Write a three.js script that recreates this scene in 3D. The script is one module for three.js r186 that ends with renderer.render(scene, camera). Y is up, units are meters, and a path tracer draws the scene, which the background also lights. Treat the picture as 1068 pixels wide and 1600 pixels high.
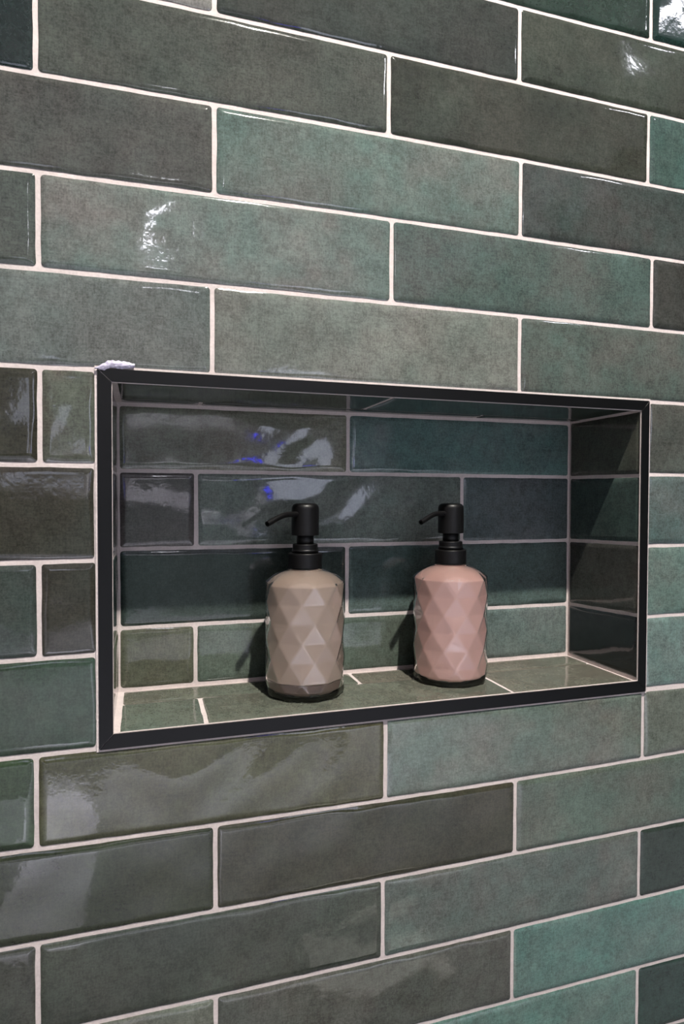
import * as THREE from 'three';
import { RoundedBoxGeometry } from 'three/addons/geometries/RoundedBoxGeometry.js';
import { mergeGeometries } from 'three/addons/utils/BufferGeometryUtils.js';
import { ImprovedNoise } from 'three/addons/math/ImprovedNoise.js';
import { RectAreaLightUniformsLib } from 'three/addons/lights/RectAreaLightUniformsLib.js';

// ------------------------------------------------------------------ camera, lights, exposure
const scene = new THREE.Scene();
scene.background = new THREE.Color(0x000000);            // closed room: no sky is seen
const camera = new THREE.PerspectiveCamera(2 * Math.atan(800 / 990) * 180 / Math.PI, 1068 / 1600, 0.01, 30);
camera.position.set(0.0845, -0.5007, 0.5602);            // y = 0 is a bit above the top of the frame, the tiled wall is z = 0
camera.rotation.order = 'YXZ';
camera.rotation.set(-1.29 * Math.PI / 180, -17.25 * Math.PI / 180, 0.19 * Math.PI / 180);
scene.add(camera);

const renderer = new THREE.WebGLRenderer();
renderer.toneMapping = THREE.LinearToneMapping;
renderer.toneMappingExposure = 1.0;
renderer.shadowMap.enabled = true;
RectAreaLightUniformsLib.init();

const ROOM = { x0: -1.6, x1: 2.2, y0: -1.55, y1: 1.05, z1: 4.6 };
// ceiling downlights: x, z, candela, half angle of the beam, colour
const DOWNLIGHTS = [
  { x: 0.36, z: 0.8365, cd: 22, spread: 1.25, radius: 0.8, color: 0xfffaf0, label: 'recessed ceiling downlight nearest the tiled niche wall' },
  { x: 0.19, z: 3.0, cd: 235, spread: 0.8, color: 0xf4f4ff, label: 'recessed ceiling downlight in the middle of the long ceiling' },
  { x: 1.7, z: 1.08, cd: 30, spread: 0.45, color: 0xf4f4ff, label: 'recessed ceiling downlight beside the dark green right wall' },
  { x: 0.2, z: 3.55, cd: 235, spread: 0.8, color: 0xf4f4ff, label: 'recessed ceiling downlight closest to the white wall with the windows' },
];
// daylight windows in the wall opposite the niche: x, y, width, height, radiance
const WINDOWS = [
  { x: -0.62, y: 0.05, w: 0.36, h: 0.8, L: 1.4 },
  { x: 1.38, y: 0.05, w: 0.58, h: 0.84, L: 2.1 },
];

// ------------------------------------------------------------------ helpers
function rng(seed) { let s = seed >>> 0; return () => { s = (s + 0x6D2B79F5) >>> 0; let t = s; t = Math.imul(t ^ (t >>> 15), t | 1); t ^= t + Math.imul(t ^ (t >>> 7), t | 61); return ((t ^ (t >>> 14)) >>> 0) / 4294967296; }; }
const perlin = new ImprovedNoise();
const clamp = (x, a, b) => Math.min(b, Math.max(a, x));
const smooth = (a, b, x) => { const t = clamp((x - a) / (b - a), 0, 1); return t * t * (3 - 2 * t); };
function mesh(name, geo, mat, parent) {
  const m = new THREE.Mesh(geo, mat); m.name = name; m.castShadow = m.receiveShadow = true; parent.add(m); return m;
}
function structure(name, label) {
  const g = new THREE.Group(); g.name = name; g.userData = { kind: 'structure', label }; scene.add(g); return g;
}
function tag(o, label, category, group) { o.userData = { label, category }; if (group) o.userData.group = group; return o; }
function box(x0, x1, y0, y1, z0, z1) {
  const g = new THREE.BoxGeometry(x1 - x0, y1 - y0, z1 - z0); g.translate((x0 + x1) / 2, (y0 + y1) / 2, (z0 + z1) / 2); return g;
}

// periodic value-noise for textures
function lattice(n, m, seed) { const r = rng(seed), a = new Float32Array(n * m); for (let i = 0; i < n * m; i++) a[i] = r(); return { n, m, a }; }
function sampleLattice(l, u, v) {   // u, v in 0..1, periodic
  const x = u * l.n, y = v * l.m, xi = Math.floor(x), yi = Math.floor(y);
  let fx = x - xi, fy = y - yi; fx = fx * fx * (3 - 2 * fx); fy = fy * fy * (3 - 2 * fy);
  const x0 = xi % l.n, x1 = (xi + 1) % l.n, y0 = (yi % l.m) * l.n, y1 = ((yi + 1) % l.m) * l.n, a = l.a;
  return (a[y0 + x0] * (1 - fx) + a[y0 + x1] * fx) * (1 - fy) + (a[y1 + x0] * (1 - fx) + a[y1 + x1] * fx) * fy;
}
function dataTexture(w, h, fill, srgb) {
  const d = new Uint8Array(w * h * 4);
  const out = [0, 0, 0];
  for (let y = 0; y < h; y++) for (let x = 0; x < w; x++) {
    fill(x / w, y / h, out); const k = (y * w + x) * 4;
    d[k] = clamp(out[0], 0, 255); d[k + 1] = clamp(out[1], 0, 255); d[k + 2] = clamp(out[2], 0, 255); d[k + 3] = 255;
  }
  const t = new THREE.DataTexture(d, w, h);
  t.wrapS = t.wrapT = THREE.RepeatWrapping; t.magFilter = t.minFilter = THREE.LinearFilter;
  if (srgb) t.colorSpace = THREE.SRGBColorSpace;
  t.needsUpdate = true; return t;
}

// ------------------------------------------------------------------ glaze textures (one repeat = 0.6 m x 0.3 m)
const TEX_W = 0.6, TEX_H = 0.3;
const lat = { cloud: lattice(12, 6, 11), cloud2: lattice(26, 13, 12), mid: lattice(80, 40, 13), mid2: lattice(170, 85, 21), fine: lattice(460, 230, 14), grain: lattice(1024, 512, 15), hatchH: lattice(120, 420, 16), hatchV: lattice(840, 60, 17), hue: lattice(9, 5, 18), hue2: lattice(40, 20, 19) };
function glazeMap(hueAmount, cloudAmount, hueShift) {
  return dataTexture(2048, 1024, (u, v, o) => {
    const cloud = 0.6 * sampleLattice(lat.cloud, u, v) + 0.4 * sampleLattice(lat.cloud2, u, v) - 0.5;
    const mid = 0.55 * sampleLattice(lat.mid, u, v) + 0.45 * sampleLattice(lat.mid2, u, v) - 0.5;
    const grain = 0.5 * sampleLattice(lat.fine, u, v) + 0.5 * sampleLattice(lat.grain, u, v) - 0.5;
    const hatch = 0.5 * sampleLattice(lat.hatchH, u, v) + 0.5 * sampleLattice(lat.hatchV, u, v) - 0.5;
    const hue = clamp(0.5 + (0.65 * sampleLattice(lat.hue, u, v) + 0.35 * sampleLattice(lat.hue2, u, v) - 0.5) * 1.6 + mid * 0.35 + hueShift, 0, 1) * hueAmount;
    const speck = smooth(0.1, 0.4, grain + mid * 0.5) * -10;
    const b = 205 + cloud * cloudAmount + mid * 40 + grain * 74 + hatch * 40 + speck;
    o[0] = b * (1 - 0.15 * hue); o[1] = b * (1 + 0.015 * hue); o[2] = b * (1 + 0.0 * hue);
  }, true);
}
const glazeMaps = [glazeMap(0.35, 50, -0.1), glazeMap(0.75, 36, 0.1)];
// orange peel of the glaze
const glazeBump = dataTexture(1024, 512, (u, v, o) => {
  const a = 0.65 * sampleLattice(lat.mid2, u, v) + 0.35 * sampleLattice(lat.fine, u, v);
  o[0] = o[1] = o[2] = a * 255;
}, false);
const groutMap = dataTexture(1024, 512, (u, v, o) => {
  const a = sampleLattice(lat.cloud2, u, v) - 0.5, b = sampleLattice(lat.fine, u, v) - 0.5, c = sampleLattice(lat.mid, u, v) - 0.5;
  const g = 240 + a * 12 + b * 16 + c * 10; o[0] = g; o[1] = g * 0.992; o[2] = g * 0.99;
}, true);
const groutBump = dataTexture(1024, 512, (u, v, o) => {
  o[0] = o[1] = o[2] = 255 * (0.5 * sampleLattice(lat.fine, u, v) + 0.3 * sampleLattice(lat.grain, u, v) + 0.2 * sampleLattice(lat.mid2, u, v));
}, false);

const M = {
  grout: new THREE.MeshStandardMaterial({ name: 'grout', color: 0xcfc4c2, map: groutMap, bumpMap: groutBump, bumpScale: 0.00025, roughness: 0.95 }),
  trim: new THREE.MeshPhysicalMaterial({ name: 'black_anodised_trim', color: 0x050506, roughness: 0.4, specularIntensity: 0.55 }),
  pump: new THREE.MeshPhysicalMaterial({ name: 'matte_black_metal', color: 0x070607, roughness: 0.42, specularIntensity: 0.65 }),
  plaster: new THREE.MeshStandardMaterial({ name: 'grey_plaster', color: 0xa09d9d, roughness: 0.95 }),
  ceiling: new THREE.MeshStandardMaterial({ name: 'white_ceiling', color: 0xe4e0df, roughness: 0.95 }),
  floor: new THREE.MeshStandardMaterial({ name: 'grey_floor', color: 0x747579, roughness: 0.6 }),
  white: new THREE.MeshStandardMaterial({ name: 'white_enamel', color: 0xeeeeee, roughness: 0.4 }),
};
const tileMats = new Map();
function glaze(hex, kind) {
  const key = hex + '_' + kind;
  if (!tileMats.has(key)) tileMats.set(key, new THREE.MeshPhysicalMaterial({
    name: 'glazed_ceramic', color: hex, map: glazeMaps[kind], bumpMap: glazeBump, bumpScale: 0.000035, roughness: 0.07, ior: 1.55,
  }));
  return tileMats.get(key);
}

// ------------------------------------------------------------------ one glazed tile: rounded corners, pillowed edge, wavy face
// plane coordinates: x right, y up, z out of the face. top(x), bottom(x) are the tile's long edges.
function steps(len, fine) {
  const e = fine.filter((d) => d < len * 0.4), a = [...e], last = e[e.length - 1];
  const n = Math.max(2, Math.round((len - 2 * last) / 0.0085));
  for (let i = 1; i < n; i++) a.push(last + (len - 2 * last) * i / n);
  for (let i = e.length - 1; i >= 0; i--) a.push(len - e[i]);
  return a;
}
const EDGE = [0, 0.0005, 0.0012, 0.0021, 0.0033, 0.0046, 0.006, 0.008];
function tileGeometry(x0, x1, bottom, top, o) {
  const W = x1 - x0, seed = o.seed, r = rng(seed * 7919 + 13);
  const xs = steps(W, EDGE), Hm = top((x0 + x1) / 2) - bottom((x0 + x1) / 2), ys = steps(Hm, EDGE);
  const tiltX = (r() - 0.5) * 0.006 * o.wave, tiltY = (r() - 0.5) * 0.010 * o.wave, ox = r() * 200, oy = r() * 200, rad = 0.0022 + r() * 0.0012;
  const tu = r(), tv = r(), flip = r() < 0.5 ? -1 : 1;
  const bevelW = 0.0058, bevelH = o.bevel ?? 0.0012;
  const pos = [], uv = [], idx = [];
  const cx = (x0 + x1) / 2, cy = (top(cx) + bottom(cx)) / 2;
  const place = (u, v, z) => {           // u in 0..W, v in 0..Hm
    const x = x0 + u, b = bottom(x), t = top(x), y = b + (t - b) * v / Hm; pos.push(x - cx, y - cy, z);
    uv.push(tu + flip * u / TEX_W, tv + v / TEX_H);
  };
  const nx = xs.length, ny = ys.length;
  for (let j = 0; j < ny; j++) for (let i = 0; i < nx; i++) {
    let u = xs[i], v = ys[j];
    let ax = u < W / 2 ? rad - u : rad - (W - u), ay = v < Hm / 2 ? rad - v : rad - (Hm - v);
    let d = Math.min(u, W - u, v, Hm - v);
    if (ax > 0 && ay > 0) {               // round the corner: square ring to circular ring
      const m = Math.max(ax, ay), l = Math.hypot(ax, ay), k = m / l; d = rad - m;
      u += (u < W / 2 ? 1 : -1) * (ax - ax * k); v += (v < Hm / 2 ? 1 : -1) * (ay - ay * k);
    }
    const face = smooth(0, 0.006, d);
    // slightly irregular, hand-made outline
    const wob = (1 - face) * 0.0005;
    u += wob * perlin.noise(u * 60 + ox, v * 60 + oy, 3.3); v += wob * perlin.noise(u * 60 + oy, v * 60 + ox, 8.1);
    const e = clamp(1 - d / bevelW, 0, 1);
    const w1 = perlin.noise((u + ox) / 0.036, (v + oy) / 0.030, seed * 1.7), w2 = perlin.noise((u + oy) / 0.0135, (v + ox) / 0.0135, seed * 2.3);
    const z = -bevelH * e * e + face * (o.wave * (0.00062 * w1 + 0.00003 * w2) + tiltX * (u - W / 2) + tiltY * (v - Hm / 2));
    place(u, v, z);
  }
  for (let j = 0; j < ny - 1; j++) for (let i = 0; i < nx - 1; i++) {
    const a = j * nx + i; idx.push(a, a + 1, a + nx + 1, a, a + nx + 1, a + nx);
  }
  // body below the glaze
  const ring = [];
  for (let i = 0; i < nx; i++) ring.push(i);
  for (let j = 1; j < ny; j++) ring.push(j * nx + nx - 1);
  for (let i = nx - 2; i >= 0; i--) ring.push((ny - 1) * nx + i);
  for (let j = ny - 2; j >= 1; j--) ring.push(j * nx);
  const base = pos.length / 3;
  for (const k of ring) for (const z of [null, -0.007]) { pos.push(pos[k * 3], pos[k * 3 + 1], z ?? pos[k * 3 + 2]); uv.push(uv[k * 2], uv[k * 2 + 1]); }
  for (let k = 0; k < ring.length; k++) { const a = base + 2 * k, b = base + 2 * ((k + 1) % ring.length); idx.push(a, a + 1, b + 1, a, b + 1, b); }
  const g = new THREE.BufferGeometry();
  g.setAttribute('position', new THREE.Float32BufferAttribute(pos, 3)); g.setAttribute('uv', new THREE.Float32BufferAttribute(uv, 2)); g.setIndex(idx);
  g.computeVertexNormals();
  g.userData = { cx, cy };
  return g;
}
let tileSeed = 1;
// plane: Matrix4 from plane coordinates to the room
function addTile(parent, plane, x0, x1, bottom, top, hex, kind, wave = 1, bevel) {
  const f = (q) => (typeof q === 'number' ? () => q : q);
  const g = tileGeometry(x0, x1, f(bottom), f(top), { seed: tileSeed++, wave, bevel });
  const m = mesh('tile', g, glaze(hex, kind), parent);
  m.applyMatrix4(new THREE.Matrix4().makeTranslation(g.userData.cx, g.userData.cy, 0).premultiply(plane));
  return m;
}
function metricUv(g, axis) {            // uv in metres for flat-sided slabs
  const p = g.attributes.position, n = g.attributes.normal, uv = [];
  for (let i = 0; i < p.count; i++) {
    const ax = Math.abs(n.getX(i)), ay = Math.abs(n.getY(i)), az = Math.abs(n.getZ(i));
    const [a, b] = az >= ax && az >= ay ? [p.getX(i), p.getY(i)] : ay >= ax ? [p.getX(i), p.getZ(i)] : [p.getZ(i), p.getY(i)];
    uv.push(a / TEX_W, b / TEX_H);
  }
  g.setAttribute('uv', new THREE.Float32BufferAttribute(uv, 2)); return g;
}

// ------------------------------------------------------------------ the tiled wall with its niche
const NICHE = { x0: 0.0585, x1: 0.5965, y0: -0.6993, y1: -0.4055, z: -0.121 };      // faces of the niche tiles
const TRIM = { x0: 0.0472, x1: 0.6064, y0: -0.7116, y1: -0.3948 };                   // outer edge of the black trim
const wall = structure('wall_back', 'wall of glossy green rectangular tiles in running bond with pale grout');
{
  const s = new THREE.Shape();
  s.moveTo(ROOM.x0, ROOM.y0); s.lineTo(ROOM.x1, ROOM.y0); s.lineTo(ROOM.x1, ROOM.y1); s.lineTo(ROOM.x0, ROOM.y1); s.closePath();
  const h = new THREE.Path(), e = 0.009;
  h.moveTo(NICHE.x0 - e, NICHE.y0 - e); h.lineTo(NICHE.x0 - e, NICHE.y1 + e); h.lineTo(NICHE.x1 + e, NICHE.y1 + e); h.lineTo(NICHE.x1 + e, NICHE.y0 - e); h.closePath();
  s.holes.push(h);
  const g = new THREE.ExtrudeGeometry(s, { depth: 0.2, bevelEnabled: false }); g.translate(0, 0, -0.2 - 0.0016);
  mesh('grout_bed', metricUv(g), M.grout, wall);
}
// horizontal joints: y = c + b x + a x^2 (the courses are not perfectly straight)
const JOINT = {
  '-1': [0.0635, 0.0077, 0], 0: [-0.0150, 0.0077, 0], 1: [-0.0868, 0.0080, -0.0129], 2: [-0.1639, 0.0131, -0.0183], 3: [-0.2411, 0.0122, -0.0155], 4: [-0.3182, 0.0066, -0.0077],
  5: [-0.3961, 0.0012, 0], 6: [-0.4749, 0.0011, 0], 7: [-0.5535, 0.0021, 0], 8: [-0.6322, 0.0037, 0], 9: [-0.7109, 0.0027, 0],
  10: [-0.7886, -0.0137, 0.0282], 11: [-0.8664, -0.0065, 0.0169], 12: [-0.9432, -0.0088, 0.0190], 13: [-1.0190, -0.0008, 0], 14: [-1.0950, 0, 0], 15: [-1.1735, 0, 0],
};
const jointY = (k) => (x) => { const [c, b, a] = JOINT[k], q = clamp(x, -0.35, 0.95); return c + b * q + a * q * q; };
const GAP = 0.0020;                                                                  // half a grout joint
// courses from the top of the picture down: vertical joints, then one colour (and glaze kind) per tile from left to right
const A = 0, B = 1;
const COURSES = {
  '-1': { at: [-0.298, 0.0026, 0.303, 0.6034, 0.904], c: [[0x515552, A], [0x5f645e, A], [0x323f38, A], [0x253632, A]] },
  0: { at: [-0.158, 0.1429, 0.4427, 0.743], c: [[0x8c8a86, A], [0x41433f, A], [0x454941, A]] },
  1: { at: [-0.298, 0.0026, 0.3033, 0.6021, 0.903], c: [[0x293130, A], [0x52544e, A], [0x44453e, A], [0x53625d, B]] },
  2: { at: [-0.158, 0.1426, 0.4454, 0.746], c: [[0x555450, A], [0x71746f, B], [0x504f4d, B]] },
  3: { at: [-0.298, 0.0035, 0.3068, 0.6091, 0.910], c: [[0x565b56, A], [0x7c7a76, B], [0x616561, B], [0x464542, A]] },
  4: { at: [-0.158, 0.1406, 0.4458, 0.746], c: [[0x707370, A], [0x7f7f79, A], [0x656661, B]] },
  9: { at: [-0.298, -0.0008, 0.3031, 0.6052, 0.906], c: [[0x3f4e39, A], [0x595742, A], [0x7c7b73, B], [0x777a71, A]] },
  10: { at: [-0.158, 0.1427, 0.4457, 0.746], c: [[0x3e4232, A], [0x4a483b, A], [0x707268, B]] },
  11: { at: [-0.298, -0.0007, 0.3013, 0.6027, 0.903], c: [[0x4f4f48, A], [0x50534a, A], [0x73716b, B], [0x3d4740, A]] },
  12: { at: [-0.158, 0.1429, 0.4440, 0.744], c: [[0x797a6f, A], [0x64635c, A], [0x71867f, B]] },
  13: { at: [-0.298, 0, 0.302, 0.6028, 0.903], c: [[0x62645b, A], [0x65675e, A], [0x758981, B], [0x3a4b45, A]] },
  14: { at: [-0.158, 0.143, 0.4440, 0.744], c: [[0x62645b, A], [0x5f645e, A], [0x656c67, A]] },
};
const FRONT = new THREE.Matrix4();
for (const k of [-1, 0, 1, 2, 3, 4, 9, 10, 11, 12, 13, 14]) {
  const { at, c } = COURSES[k], up = jointY(k), lo = jointY(k + 1);
  const bottom = k === 4 ? (x) => (x > 0.03 && x < 0.62 ? Math.max(lo(x) + GAP, TRIM.y1 + 0.0016) : lo(x) + GAP) : (x) => lo(x) + GAP;
  const top = k === 9 ? (x) => Math.min(up(x) - GAP, TRIM.y0 - 0.0016) : (x) => up(x) - GAP;
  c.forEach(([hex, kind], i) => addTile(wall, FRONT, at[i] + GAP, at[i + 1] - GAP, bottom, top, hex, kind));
}
// beside the niche
const LEFT_END = TRIM.x0 - 0.0024, RIGHT_START = TRIM.x1 + 0.0022;
const sideLeft = { 5: [[-0.298, 0.0038, 0x3e3c33, A], [0.0038, LEFT_END, 0x675f56, B]], 6: [[-0.158, LEFT_END - 0.0008, 0x444039, A]], 7: [[-0.298, 0.0023, 0x494b47, B], [0.0023, LEFT_END, 0x413e37, A]], 8: [[-0.158, LEFT_END - 0.0002, 0x444f42, B]] };
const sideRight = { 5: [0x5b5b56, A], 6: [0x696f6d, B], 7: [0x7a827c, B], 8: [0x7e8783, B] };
for (const k of [5, 6, 7, 8]) {
  const up = jointY(k), lo = jointY(k + 1), t = (x) => up(x) - GAP, b = (x) => lo(x) + GAP;
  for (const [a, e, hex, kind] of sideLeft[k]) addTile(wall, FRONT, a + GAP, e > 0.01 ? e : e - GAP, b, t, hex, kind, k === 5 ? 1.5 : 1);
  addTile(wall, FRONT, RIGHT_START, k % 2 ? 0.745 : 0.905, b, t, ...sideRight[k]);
}
// the rest of the wall, outside the picture: plain tiles joined into one part
{
  const list = [], pitch = 0.0786, span = 0.3008;
  const mid = (k) => (k in JOINT ? jointY(k) : k < -1 ? () => 0.0635 - (k + 1) * pitch : () => -1.1735 - (k - 15) * pitch);
  for (let k = -13; k <= 18; k++) {
    const shift = Math.abs(k) % 2 === 1 ? 0.0026 : 0.1427, inner = k >= -1 && k <= 14;
    for (let i = -5; i <= 7; i++) {
      let x0 = shift + (i - 1) * span, x1 = x0 + span;
      const odd = Math.abs(k) % 2 === 1, L = odd ? -0.3 : -0.159, R = (k >= 5 && k <= 8) ? (odd ? 0.745 : 0.905) : odd ? 0.9 : 0.743;
      if (inner && x1 > L + 0.05 && x0 < R - 0.05) continue;
      x0 = Math.max(x0 + GAP, ROOM.x0); x1 = Math.min(x1 - GAP, ROOM.x1);
      const y1 = Math.min(mid(k)(x0) - GAP, ROOM.y1 - 0.001), y0 = Math.max(mid(k + 1)(x0) + GAP, ROOM.y0 + 0.001);
      if (x1 - x0 < 0.01 || y1 - y0 < 0.01) continue;
      const g = new RoundedBoxGeometry(x1 - x0, y1 - y0, 0.0068, 2, 0.002); g.translate((x0 + x1) / 2, (y0 + y1) / 2, -0.0034);
      list.push(g);
    }
  }
  const f = mesh('tile_field', metricUv(mergeGeometries(list)), glaze(0x4c544e, A), wall);
  f.userData = { kind: 'stuff' };
}

// ------------------------------------------------------------------ the niche
const basis = (x, y, z, o) => new THREE.Matrix4().makeBasis(new THREE.Vector3(...x), new THREE.Vector3(...y), new THREE.Vector3(...z)).setPosition(...o);
const REC = 0.0014, N = NICHE;                                                        // grout lies this far behind the tile faces
const NROW = [-0.4062, -0.4738, -0.5538, -0.6347, -0.6985];                          // joints on the niche's back wall
const gN = 0.0021;
{
  const w = structure('wall_niche_back', 'back of the recessed niche, dark blue-green tiles in shade with a lit lowest course');
  mesh('grout_bed', metricUv(box(N.x0 - 0.009, N.x1 + 0.009, N.y0 - 0.009, N.y1 + 0.009, -0.2, N.z - REC)), M.grout, w);
  const P = basis([1, 0, 0], [0, 1, 0], [0, 0, 1], [0, 0, N.z]);
  const rows = [
    { at: [N.x0 + 0.001, 0.3034, N.x1], c: [[0x8f8c7d, A], [0x788582, B]], wave: [1.9, 1.5] },
    { at: [N.x0 + 0.001, 0.1357, 0.4466, N.x1], c: [[0x6d6664, A], [0x848a83, A], [0x686e6f, A]], wave: [1.2, 1.9, 1.0] },
    { at: [N.x0 + 0.001, 0.3026, N.x1], c: [[0x444c48, A], [0x5f6c68, A]], wave: [1.2, 1.0] },
    { at: [N.x0 + 0.001, 0.1347, 0.4460, N.x1], c: [[0x656657, A], [0x646d63, A], [0x767f7c, A]], wave: [1, 1, 1] },
  ];
  rows.forEach(({ at, c, wave }, k) => c.forEach(([hex, kind], i) =>
    addTile(w, P, at[i] + (i ? gN : 0.0006), at[i + 1] - (at[i + 1] === N.x1 ? 0.0013 : gN), NROW[k + 1] + gN, NROW[k] - gN, hex, kind, wave[i])));
}
{
  const w = structure('wall_niche_right', 'right side of the recessed niche, four dark tiles crossed by a slanting shadow');
  mesh('grout_bed', metricUv(box(N.x1 + REC, N.x1 + 0.009, N.y0 - 0.009, N.y1 + 0.009, N.z - REC, -0.0015)), M.grout, w);
  const P = basis([0, 0, 1], [0, 1, 0], [-1, 0, 0], [N.x1, 0, 0]);                     // plane x runs out of the niche
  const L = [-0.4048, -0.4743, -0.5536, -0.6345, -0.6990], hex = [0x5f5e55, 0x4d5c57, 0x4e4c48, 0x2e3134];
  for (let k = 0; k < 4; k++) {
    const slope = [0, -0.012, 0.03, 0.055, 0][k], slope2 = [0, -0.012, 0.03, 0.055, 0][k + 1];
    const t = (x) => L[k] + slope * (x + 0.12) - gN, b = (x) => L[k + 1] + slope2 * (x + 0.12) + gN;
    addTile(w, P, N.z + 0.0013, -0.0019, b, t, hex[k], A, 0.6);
  }
}
{
  const w = structure('wall_niche_left', 'left side of the recessed niche, seen as a narrow strip of tiles');
  mesh('grout_bed', metricUv(box(N.x0 - 0.009, N.x0 - REC, N.y0 - 0.009, N.y1 + 0.009, N.z - REC, -0.0015)), M.grout, w);
  const P = basis([0, 0, -1], [0, 1, 0], [1, 0, 0], [N.x0, 0, 0]);                     // plane x runs into the niche
  const L = [-0.4048, -0.4743, -0.5545, -0.6345, -0.6990], hex = [0x4c544e, 0x525854, 0x4a5652, 0x58644f];
  for (let k = 0; k < 4; k++) addTile(w, P, 0.0019, -N.z - 0.0015, L[k + 1] + gN, L[k] - gN, hex[k], A, 0.6);
}
{
  const w = structure('wall_niche_bottom', 'sill of the recessed niche, olive green tiles brightly lit from above');
  mesh('grout_bed', metricUv(box(N.x0 - 0.009, N.x1 + 0.009, N.y0 - 0.009, N.y0 - REC, N.z - REC, -0.0015)), M.grout, w);
  const P = basis([1, 0, 0], [0, 0, -1], [0, 1, 0], [0, N.y0, 0]);                     // plane y runs into the niche
  const xs = [N.x0 + 0.003, 0.1357, 0.4452, N.x1 - 0.0005], c = [0x6c7369, 0x727267, 0x7b766b], split = 0.0785;
  for (let i = 0; i < 3; i++) addTile(w, P, xs[i] + gN, xs[i + 1] - gN, 0.0019, split - 0.0009, c[i], A, 0.45, 0.0008);
  const xb = [N.x0 + 0.003, 0.3044, N.x1 - 0.0005], cb = [0x727267, 0x7b766b];
  for (let i = 0; i < 2; i++) addTile(w, P, xb[i] + gN, xb[i + 1] - gN, split + 0.0009, -N.z - 0.0025, cb[i], A, 0.3, 0.0006);
}
{
  const w = structure('wall_niche_top', 'underside of the recessed niche, dark glossy tiles in shade');
  mesh('grout_bed', metricUv(box(N.x0 - 0.009, N.x1 + 0.009, N.y1 + REC, N.y1 + 0.009, N.z - REC, -0.0015)), M.grout, w);
  const P = basis([1, 0, 0], [0, 0, 1], [0, -1, 0], [0, N.y1, 0]);                     // plane y runs out of the niche
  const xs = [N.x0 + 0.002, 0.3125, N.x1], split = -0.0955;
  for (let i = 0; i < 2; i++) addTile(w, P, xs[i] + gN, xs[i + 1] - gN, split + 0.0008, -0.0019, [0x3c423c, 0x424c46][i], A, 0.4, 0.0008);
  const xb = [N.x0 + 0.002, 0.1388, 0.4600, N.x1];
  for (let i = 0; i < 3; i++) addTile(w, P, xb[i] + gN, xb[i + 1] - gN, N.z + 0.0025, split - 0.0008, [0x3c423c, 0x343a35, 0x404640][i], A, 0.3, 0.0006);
}
// grout seam round and under the trim
{
  const g = structure('trim_5', 'thin line of pale grout round the black niche frame');
  const s = new THREE.Shape(), o = 0.0021, q = 0.0010;
  s.moveTo(TRIM.x0 - o, TRIM.y0 - o); s.lineTo(TRIM.x1 + o, TRIM.y0 - o); s.lineTo(TRIM.x1 + o, TRIM.y1 + o); s.lineTo(TRIM.x0 - o, TRIM.y1 + o); s.closePath();
  const h = new THREE.Path();
  h.moveTo(N.x0 - q + 0.0012, N.y0 + 0.0004); h.lineTo(N.x0 - q + 0.0012, N.y1 - 0.0004); h.lineTo(N.x1 + q - 0.0012, N.y1 - 0.0004); h.lineTo(N.x1 + q - 0.0012, N.y0 + 0.0004); h.closePath();
  s.holes.push(h);
  const e = new THREE.ExtrudeGeometry(s, { depth: 0.0014, bevelEnabled: false }); e.translate(0, 0, -0.0016);
  mesh('grout_seam', metricUv(e), M.grout, g);
}
// four mitred lengths of black trim
{
  const { x0, x1, y0, y1 } = TRIM, a = N.x0 - 0.0002, b = N.x1 + 0.0002, c = N.y0 - 0.0002, d = N.y1 + 0.0002, m = 0.0004;
  const rails = [
    ['trim_1', 'upper length of the black metal frame round the niche', [[x0 + m, y1], [x1 - m, y1], [b - m, d], [a + m, d]]],
    ['trim_2', 'lower length of the black metal frame round the niche', [[x0 + m, y0], [a + m, c], [b - m, c], [x1 - m, y0]]],
    ['trim_3', 'left length of the black metal frame round the niche', [[x0, y0 + m], [x0, y1 - m], [a, d - m], [a, c + m]]],
    ['trim_4', 'right length of the black metal frame round the niche', [[x1, y0 + m], [b, c + m], [b, d - m], [x1, y1 - m]]],
  ];
  for (const [name, label, pts] of rails) {
    const s = new THREE.Shape(pts.map((p) => new THREE.Vector2(...p)));
    const g = new THREE.ExtrudeGeometry(s, { depth: 0.0010, bevelEnabled: true, bevelThickness: 0.0003, bevelSize: 0.0003, bevelOffset: -0.0003, bevelSegments: 2 });
    g.translate(0, 0, 0.0001);
    const o = mesh(name, g, M.trim, scene); o.userData = { kind: 'structure', label };
  }
}

// ------------------------------------------------------------------ soap dispensers
const SIDES = 10, ROWS = 6, BODY_H = 0.1128, R0 = 0.0408;
// radius of the diamond-cut wall at angle t and height y: corners on a circle, the middle of each diamond a low pyramid
function diamondRadius(t, y, R, relief) {
  const q = y / BODY_H * ROWS, a = t / (2 * Math.PI) * SIDES * 2;           // lattice units: half a diamond wide and high
  const i = Math.floor(a), j = clamp(Math.floor(q), 0, ROWS - 1), fa = a - i, fq = q - j;
  const P = (k, l) => {
    const edge = (k + l) % 2 === 0, ang = k * Math.PI / SIDES, r = edge ? R : R * relief;
    return [r * Math.cos(ang), r * Math.sin(ang)];
  };
  const c00 = P(i, j), c10 = P(i + 1, j), c01 = P(i, j + 1), c11 = P(i + 1, j + 1);
  const even = (((i + j) % 2) + 2) % 2 === 0;
  let w;                                                                     // the fold joins the two corners that lie on the circle
  if (even) w = fa > fq ? [1 - fa, fa - fq, 0, fq] : [1 - fq, 0, fq - fa, fa];
  else w = fa + fq < 1 ? [1 - fa - fq, fa, fq, 0] : [0, 1 - fq, 1 - fa, fa + fq - 1];
  const x = w[0] * c00[0] + w[1] * c10[0] + w[2] * c01[0] + w[3] * c11[0], z = w[0] * c00[1] + w[1] * c10[1] + w[2] * c01[1] + w[3] * c11[1];
  return Math.hypot(x, z);
}
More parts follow.
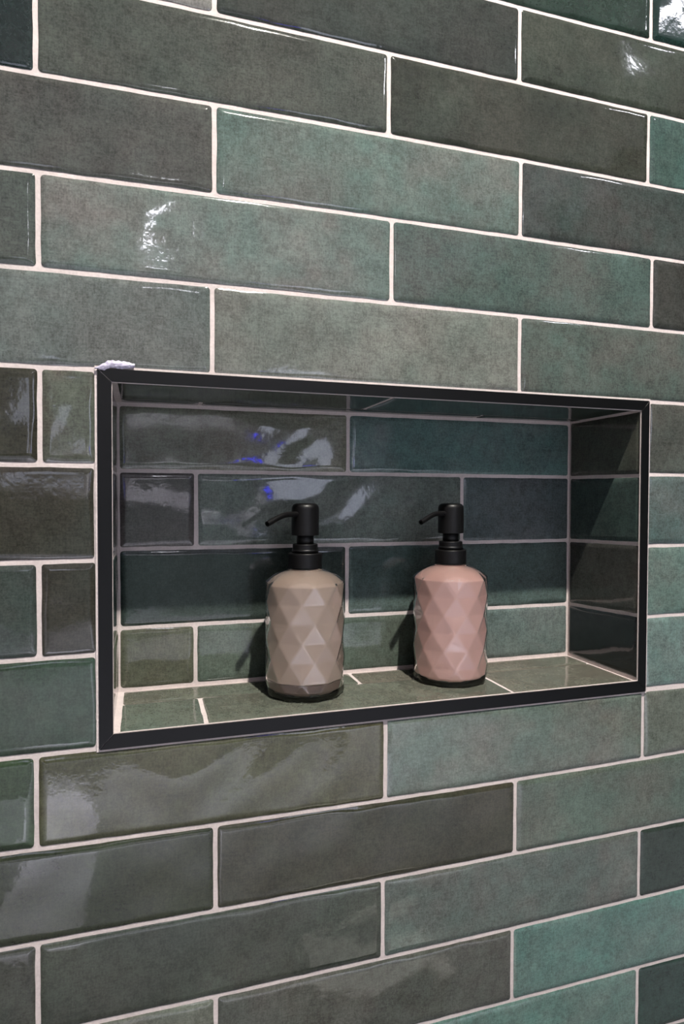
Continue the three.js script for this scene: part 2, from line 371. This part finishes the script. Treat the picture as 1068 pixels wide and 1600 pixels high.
function softDiamond(t, y, R, relief, soft) {
  let s = 0, n = 0;
  for (const [dt, dy, w] of [[0, 0, 2], [1, 0, 1], [-1, 0, 1], [0, 1, 1], [0, -1, 1], [.7, .7, .7], [-.7, .7, .7], [.7, -.7, .7], [-.7, -.7, .7]]) {
    s += w * diamondRadius(t + dt * soft / R, clamp(y + dy * soft, 0, BODY_H), R, relief); n += w;
  }
  return s / n;
}
// surface of revolution whose body is diamond cut. profile above the body: [radius, y] pairs; below: a rounded heel
function cutSurface({ R, relief, soft, heel, shoulder, y0 = 0, cols = 160, rows = 96, flip = false, body = BODY_H, close = true }) {
  const pos = [], idx = [], rings = [];
  const push = (fn) => { const base = pos.length / 3; for (let i = 0; i < cols; i++) { const t = i / cols * 2 * Math.PI, [r, y] = fn(t); pos.push(r * Math.sin(t), y, r * Math.cos(t)); } rings.push(base); };
  for (const [k, y] of heel) push((t) => [k * softDiamond(t, y0, R, relief, soft), y]);
  for (let j = 0; j <= rows; j++) { const y = y0 + (body - y0) * j / rows; push((t) => [softDiamond(t, y, R, relief, soft), y]); }
  for (const [r, y, blend] of shoulder) push((t) => [blend ? r * (1 - blend) + blend * r * softDiamond(t, body, R, relief, soft) / R : r, y]);
  for (let k = 0; k < rings.length - 1; k++) for (let i = 0; i < cols; i++) {
    const a = rings[k] + i, b = rings[k] + (i + 1) % cols, c = rings[k + 1] + i, d = rings[k + 1] + (i + 1) % cols;
    if (flip) idx.push(a, d, b, a, c, d); else idx.push(a, b, d, a, d, c);
  }
  if (close) for (const [ring, up] of [[rings[0], false], [rings[rings.length - 1], true]]) {
    let y = pos[ring * 3 + 1]; const c = pos.length / 3; pos.push(0, y, 0);
    for (let i = 0; i < cols; i++) { const a = ring + i, b = ring + (i + 1) % cols; if (up !== flip) idx.push(c, a, b); else idx.push(c, b, a); }
  }
  const g = new THREE.BufferGeometry();
  g.setAttribute('position', new THREE.Float32BufferAttribute(pos, 3)); g.setIndex(idx); g.computeVertexNormals();
  return g;
}
const lathe = (pts, seg = 64) => new THREE.LatheGeometry(pts.map(([r, y]) => new THREE.Vector2(r, y)), seg);
// rounded profile helper: polyline with small arcs at the given corners
function roundProfile(pts) {
  const out = [];
  pts.forEach(([x, y, r = 0], i) => {
    if (!r || i === 0 || i === pts.length - 1) { out.push([x, y]); return; }
    const [ax, ay] = pts[i - 1], [bx, by] = pts[i + 1];
    const la = Math.hypot(ax - x, ay - y), lb = Math.hypot(bx - x, by - y), k = Math.min(r, la * 0.5, lb * 0.5);
    const p = [x + (ax - x) / la * k, y + (ay - y) / la * k], q = [x + (bx - x) / lb * k, y + (by - y) / lb * k];
    for (let s = 0; s <= 6; s++) { const t = s / 6; out.push([(1 - t) ** 2 * p[0] + 2 * t * (1 - t) * x + t * t * q[0], (1 - t) ** 2 * p[1] + 2 * t * (1 - t) * y + t * t * q[1]]); }
  });
  return lathe(out);
}
const GLASS_T = 0.0013;
const glassMat = new THREE.MeshPhysicalMaterial({ name: 'clear_glass', color: 0xffffff, transmission: 1, thickness: 0.0013, ior: 1.5, roughness: 0.015, attenuationColor: 0x6b6867, attenuationDistance: 0.042 });
function makeDispenser(liquidMat, lowMat) {
  const t = new THREE.Group(); t.name = 'soap_dispenser'; scene.add(t);
  // diamond-cut glass: outer and inner skin
  const outer = cutSurface({ R: R0, relief: 0.945, soft: 0.0008, heel: [[0.90, 0], [0.955, 0.0008], [0.985, 0.0022]], y0: 0.0045,
    shoulder: [[R0 * 0.975, BODY_H + 0.0010, 1], [R0 * 0.93, BODY_H + 0.0026, 0.6], [0.0325, BODY_H + 0.0068, 0], [0.026, BODY_H + 0.0102, 0], [0.0188, BODY_H + 0.0128, 0], [0.0165, BODY_H + 0.0140, 0], [0.0160, BODY_H + 0.0230, 0]] });
  const Ri = R0 - GLASS_T;
  const inner = cutSurface({ R: Ri, relief: 0.95, soft: 0.0010, heel: [[0.01, 0.0037], [0.84, 0.0038], [0.945, 0.0047], [0.982, 0.0064]], y0: 0.0085, flip: true, body: BODY_H - 0.0013,
    shoulder: [[Ri * 0.975, BODY_H - 0.0002, 1], [Ri * 0.93, BODY_H + 0.0013, 0.6], [0.0318, BODY_H + 0.0054, 0], [0.0254, BODY_H + 0.0088, 0], [0.0182, BODY_H + 0.0114, 0], [0.0150, BODY_H + 0.0126, 0], [0.0145, BODY_H + 0.0230, 0]] });
  mesh('glass_bottle', mergeGeometries([outer, inner]), glassMat, t);
  const Rl = Ri - 0.0003, wet = { R: Rl, relief: 0.95, soft: 0.0010 };
  const dome = [[Rl * 0.975, BODY_H - 0.0006, 1], [Rl * 0.93, BODY_H + 0.0009, 0.6], [0.0315, BODY_H + 0.0050, 0], [0.0251, BODY_H + 0.0084, 0], [0.0178, BODY_H + 0.0110, 0], [0.0144, BODY_H + 0.0119, 0]];
  const heel = [[0.01, 0.0040], [0.84, 0.0041], [0.945, 0.0050], [0.982, 0.0067]], cut = 0.0165, top = BODY_H - 0.0017;
  if (lowMat) {
    mesh('liquid_soap', cutSurface({ ...wet, heel: [], y0: cut, body: top, shoulder: dome }), liquidMat, t);
    mesh('settled_layer', cutSurface({ ...wet, heel, y0: 0.0085, body: cut - 0.0001, rows: 12, shoulder: [] }), lowMat, t).userData.label = 'darker settled layer at the bottom of the soap';
  } else mesh('liquid_soap', cutSurface({ ...wet, heel, y0: 0.0085, body: top, shoulder: dome }), liquidMat, t);
  // pump
  mesh('collar', roundProfile([[0.0001, 0.1270], [0.0172, 0.1270, 0.0008], [0.0172, 0.1420, 0.0012], [0.0134, 0.1420]]), M.pump, t);
  mesh('neck_ring', roundProfile([[0.0001, 0.1418], [0.0134, 0.1418], [0.0134, 0.1450, 0.0005], [0.0128, 0.1456, 0.0003], [0.0128, 0.1510, 0.0008], [0.0080, 0.1512]]), M.pump, t);
  mesh('plunger', roundProfile([[0.0001, 0.1505], [0.0087, 0.1505], [0.0087, 0.1615], [0.0001, 0.1615]]), M.pump, t);
  mesh('pump_head', roundProfile([[0.0001, 0.1600], [0.0140, 0.1600, 0.0006], [0.0140, 0.1925, 0.0062], [0.0001, 0.1925]]), M.pump, t);
  // spout: leaves the head sideways, then bends down
  const path = new THREE.CatmullRomCurve3([[0.010, 0.1816, 0], [0.022, 0.1816, 0], [0.032, 0.1811, 0], [0.040, 0.1792, 0], [0.050, 0.1758, 0], [0.0578, 0.1731, 0]].map((p) => new THREE.Vector3(...p)));
  const tube = new THREE.TubeGeometry(path, 40, 0.0027, 20, false);
  const end = new THREE.RingGeometry(0.0015, 0.0026, 20), hole = new THREE.CircleGeometry(0.0016, 20);
  const dir = path.getTangent(1), q = new THREE.Quaternion().setFromUnitVectors(new THREE.Vector3(0, 0, 1), dir), tip = path.getPoint(1);
  end.applyQuaternion(q); end.translate(tip.x, tip.y, tip.z);
  hole.applyQuaternion(q); hole.translate(tip.x - dir.x * 0.003, tip.y - dir.y * 0.003, tip.z - dir.z * 0.003);
  mesh('nozzle', mergeGeometries([tube, end, hole]), M.pump, t);
  return t;
}
const soap = (hex, sub) => new THREE.MeshPhysicalMaterial({ name: 'liquid_soap', color: hex, roughness: 0.35, sheen: 0 });
function placeDispenser(t, name, x, z, turn, spoutTurn, label) {
  t.name = name; t.position.set(x, N.y0 + 0.0004, z); t.rotation.y = turn;
  t.traverse((c) => { if (c.name === 'nozzle') c.rotation.y = spoutTurn - turn; });    // spouts point to the left and out of the niche
  tag(t, label, 'soap dispenser', 'soap dispensers in the niche');
}
placeDispenser(makeDispenser(soap(0xdcc4b3), soap(0x78645b)), 'soap_dispenser', 0.2401, -0.0670, 0.0, 3.80, 'diamond-cut glass dispenser of greyish beige soap with black pump, left on the niche sill');
placeDispenser(makeDispenser(soap(0xffcfc3)), 'soap_dispenser_001', 0.4045, -0.0680, 0.0, 3.69, 'diamond-cut glass dispenser of pink soap with black pump, right on the niche sill');

// ------------------------------------------------------------------ torn scrap on the trim's corner
{
  const g = new THREE.PlaneGeometry(0.031, 0.006, 60, 12), p = g.attributes.position;
  for (let i = 0; i < p.count; i++) {
    const s = p.getX(i) / 0.031 + 0.5, v = p.getY(i) / 0.006;
    const torn = s > 0.8 ? 0.0012 * perlin.noise(v * 9, s * 4, 3) : 0;
    const half = 0.0006 + 0.0030 * smooth(0, 0.25, s) * (1 - 0.55 * smooth(0.7, 1, s));
    const mid = -0.0026 + 0.0042 * smooth(0, 0.45, s) - 0.0004 * s + 0.0007 * perlin.noise(s * 6, 1, 2);
    p.setXYZ(i, (s - 0.5) * 0.031 + torn, mid + v * half * 2 * (0.85 + 0.3 * perlin.noise(s * 11, v * 2, 4)), 0.0012 + 0.0012 * (1 - 4 * v * v) + 0.0006 * perlin.noise(s * 14, v * 3, 7));
  }
  const back = g.clone(), bp = back.attributes.position;
  for (let i = 0; i < bp.count; i++) bp.setZ(i, Math.min(bp.getZ(i) - 0.0006, 0.0012));
  back.index.array.reverse();
  g.computeVertexNormals(); back.computeVertexNormals();
  const o = mesh('film_scrap', mergeGeometries([g, back]), new THREE.MeshPhysicalMaterial({ name: 'pale_film', color: 0xb3adc2, roughness: 0.5 }), scene);
  o.position.set(0.0610, -0.3925, 0.0006);
  tag(o, 'torn scrap of pale lilac film stuck on the upper left corner of the black frame', 'film scrap');
}

// ------------------------------------------------------------------ the room that the glaze mirrors
{
  const { x0, x1, y0, y1, z1 } = ROOM, t = 0.15;
  const plain = (name, geo, mat, label) => { const o = mesh(name, geo, mat, scene); o.userData = { kind: 'structure', label }; return o; };
  plain('floor', box(x0 - t, x1 + t, y0 - t, y0, -0.2, z1 + t), M.floor, 'grey floor of the bathroom');
  plain('ceiling', box(x0 - t, x1 + t, y1, y1 + t, -0.2, z1 + t), M.ceiling, 'white painted ceiling');
  plain('wall_left', box(x0 - t, x0, y0, y1, -0.2, z1 + t), M.plaster, 'plain grey wall on the left');
  plain('wall_right', box(x1, x1 + t, y0, y1, -0.2, z1 + t), new THREE.MeshStandardMaterial({ name: 'dark_green_paint', color: 0x4a544e, roughness: 0.8 }), 'dark green wall on the right');
  // dark green wainscot along the far wall
  plain('trim_6', box(x0, x1, y0, -0.42, z1 - 0.02, z1), new THREE.MeshStandardMaterial({ name: 'dark_green_panel', color: 0x39433e, roughness: 0.7 }), 'dark green wainscot below the windows');
  // far wall with two openings
  const s = new THREE.Shape([[x0, y0], [x1, y0], [x1, y1], [x0, y1]].map((p) => new THREE.Vector2(...p)));
  for (const w of WINDOWS) s.holes.push(new THREE.Path([[-1, -1], [-1, 1], [1, 1], [1, -1]].map(([a, b]) => new THREE.Vector2(w.x + a * w.w / 2, w.y + b * w.h / 2))));
  const g = new THREE.ExtrudeGeometry(s, { depth: t, bevelEnabled: false }); g.translate(0, 0, z1);
  plain('wall_front', g, new THREE.MeshStandardMaterial({ name: 'white_paint', color: 0xe2e0e2, roughness: 0.9 }), 'white wall opposite the niche with two windows');
  WINDOWS.forEach((w, i) => {
    const grp = structure('window_' + (i + 1), 'bright frosted window in the wall opposite the niche');
    const pane = new THREE.MeshStandardMaterial({ name: 'daylit_frosted_pane', color: 0xffffff, roughness: 0.6, emissive: 0xdfe6ff, emissiveIntensity: w.L * 0.6 });
    mesh('pane', box(w.x - w.w / 2, w.x + w.w / 2, w.y - w.h / 2, w.y + w.h / 2, z1 + 0.09, z1 + 0.10), pane, grp);
    const f = 0.03, fr = [];
    fr.push(box(w.x - w.w / 2, w.x - w.w / 2 + f, w.y - w.h / 2, w.y + w.h / 2, z1 + 0.04, z1 + 0.088), box(w.x + w.w / 2 - f, w.x + w.w / 2, w.y - w.h / 2, w.y + w.h / 2, z1 + 0.04, z1 + 0.088));
    fr.push(box(w.x - w.w / 2 + f, w.x + w.w / 2 - f, w.y - w.h / 2, w.y - w.h / 2 + f, z1 + 0.04, z1 + 0.088), box(w.x - w.w / 2 + f, w.x + w.w / 2 - f, w.y + w.h / 2 - f, w.y + w.h / 2, z1 + 0.04, z1 + 0.088));
    mesh('window_frame', mergeGeometries(fr), M.white, grp);
    const l = new THREE.RectAreaLight(0xdfe6ff, w.L, w.w - 2 * f, w.h - 2 * f); l.position.set(w.x, w.y, z1 + 0.086); l.rotation.y = 0; l.lookAt(w.x, w.y, -10); l.name = 'window_light'; grp.add(l);
  });
  DOWNLIGHTS.forEach((d) => {
    const grp = new THREE.Group(); grp.name = 'ceiling_downlight' + (d === DOWNLIGHTS[0] ? '' : '_00' + DOWNLIGHTS.indexOf(d)); grp.position.set(d.x, y1, d.z); scene.add(grp);
    mesh('trim_ring', lathe([[0.050, -0.0005], [0.051, -0.006], [0.066, -0.004], [0.068, 0]], 48), M.white, grp);
    const lens = new THREE.CylinderGeometry(0.050, 0.050, 0.003, 40); lens.translate(0, -0.002, 0);
    mesh('light_lens', lens, new THREE.MeshStandardMaterial({ name: 'led_lens', color: 0xffffff, roughness: 0.5, emissive: d.color, emissiveIntensity: 80 }), grp);
    const l = new THREE.SpotLight(d.color, d.cd, 0, d.spread, 0.75, 2); l.position.set(0, -0.012, 0); l.shadow.radius = d.radius ?? 1.25; l.castShadow = true; l.name = 'spot';
    l.target.position.set(0, -2, 0); grp.add(l, l.target);
    tag(grp, d.label, 'downlight', 'recessed ceiling downlights');
  });
  // pale things on the floor that the lower tiles mirror
  const mat = new RoundedBoxGeometry(0.22, 0.022, 0.8, 3, 0.010); mat.translate(0, 0.011, 0);
  const o1 = mesh('bath_mat', mat, new THREE.MeshStandardMaterial({ name: 'white_cotton', color: 0xcfced6, roughness: 0.95 }), scene);
  o1.position.set(-0.17, y0, 1.40); tag(o1, 'long pale bath mat lying on the grey floor', 'bath mat');
  const rug = new RoundedBoxGeometry(2.1, 0.014, 2.45, 2, 0.006); rug.translate(0, 0.007, 0);
  const o2 = mesh('floor_rug', rug, new THREE.MeshStandardMaterial({ name: 'dark_wool', color: 0x3a3a3c, roughness: 0.98 }), scene);
  o2.position.set(-0.1, y0, 3.2); tag(o2, 'large dark grey rug lying on the floor below the windows', 'rug');
  const stool = new THREE.Group(); stool.name = 'step_stool'; stool.position.set(0.47, y0, 0.50); scene.add(stool);
  const seat = new RoundedBoxGeometry(0.26, 0.03, 0.17, 3, 0.01); seat.translate(0, 0.215, 0); mesh('seat', seat, M.white, stool);
  for (const [a, b] of [[-1, -1], [1, -1], [-1, 1], [1, 1]]) { const leg = new RoundedBoxGeometry(0.03, 0.2, 0.03, 2, 0.006); leg.translate(a * 0.105, 0.1, b * 0.06); mesh('leg', leg, M.white, stool); }
  tag(stool, 'low white step stool standing on the grey floor near the tiled wall', 'stool');
  // small blue lamp on the far wall
  const lamp = new THREE.Group(); lamp.name = 'blue_lamp'; lamp.position.set(0.98, -0.24, z1); scene.add(lamp);
  const hs = new RoundedBoxGeometry(0.16, 0.09, 0.03, 3, 0.008); hs.translate(0, 0, -0.016); mesh('housing', hs, M.pump, lamp);
  mesh('light_lens', box(-0.065, 0.065, -0.03, 0.03, -0.034, -0.031), new THREE.MeshStandardMaterial({ name: 'blue_led_lens', color: 0x222244, roughness: 0.4, emissive: 0x2a2cff, emissiveIntensity: 14 }), lamp);
  const bl = new THREE.PointLight(0x2a2cff, 0.05, 0, 2); bl.position.set(0, 0, -0.05); bl.name = 'blue_light'; lamp.add(bl);
  tag(lamp, 'small blue glowing lamp on the white wall opposite the niche', 'lamp');
}

renderer.render(scene, camera);
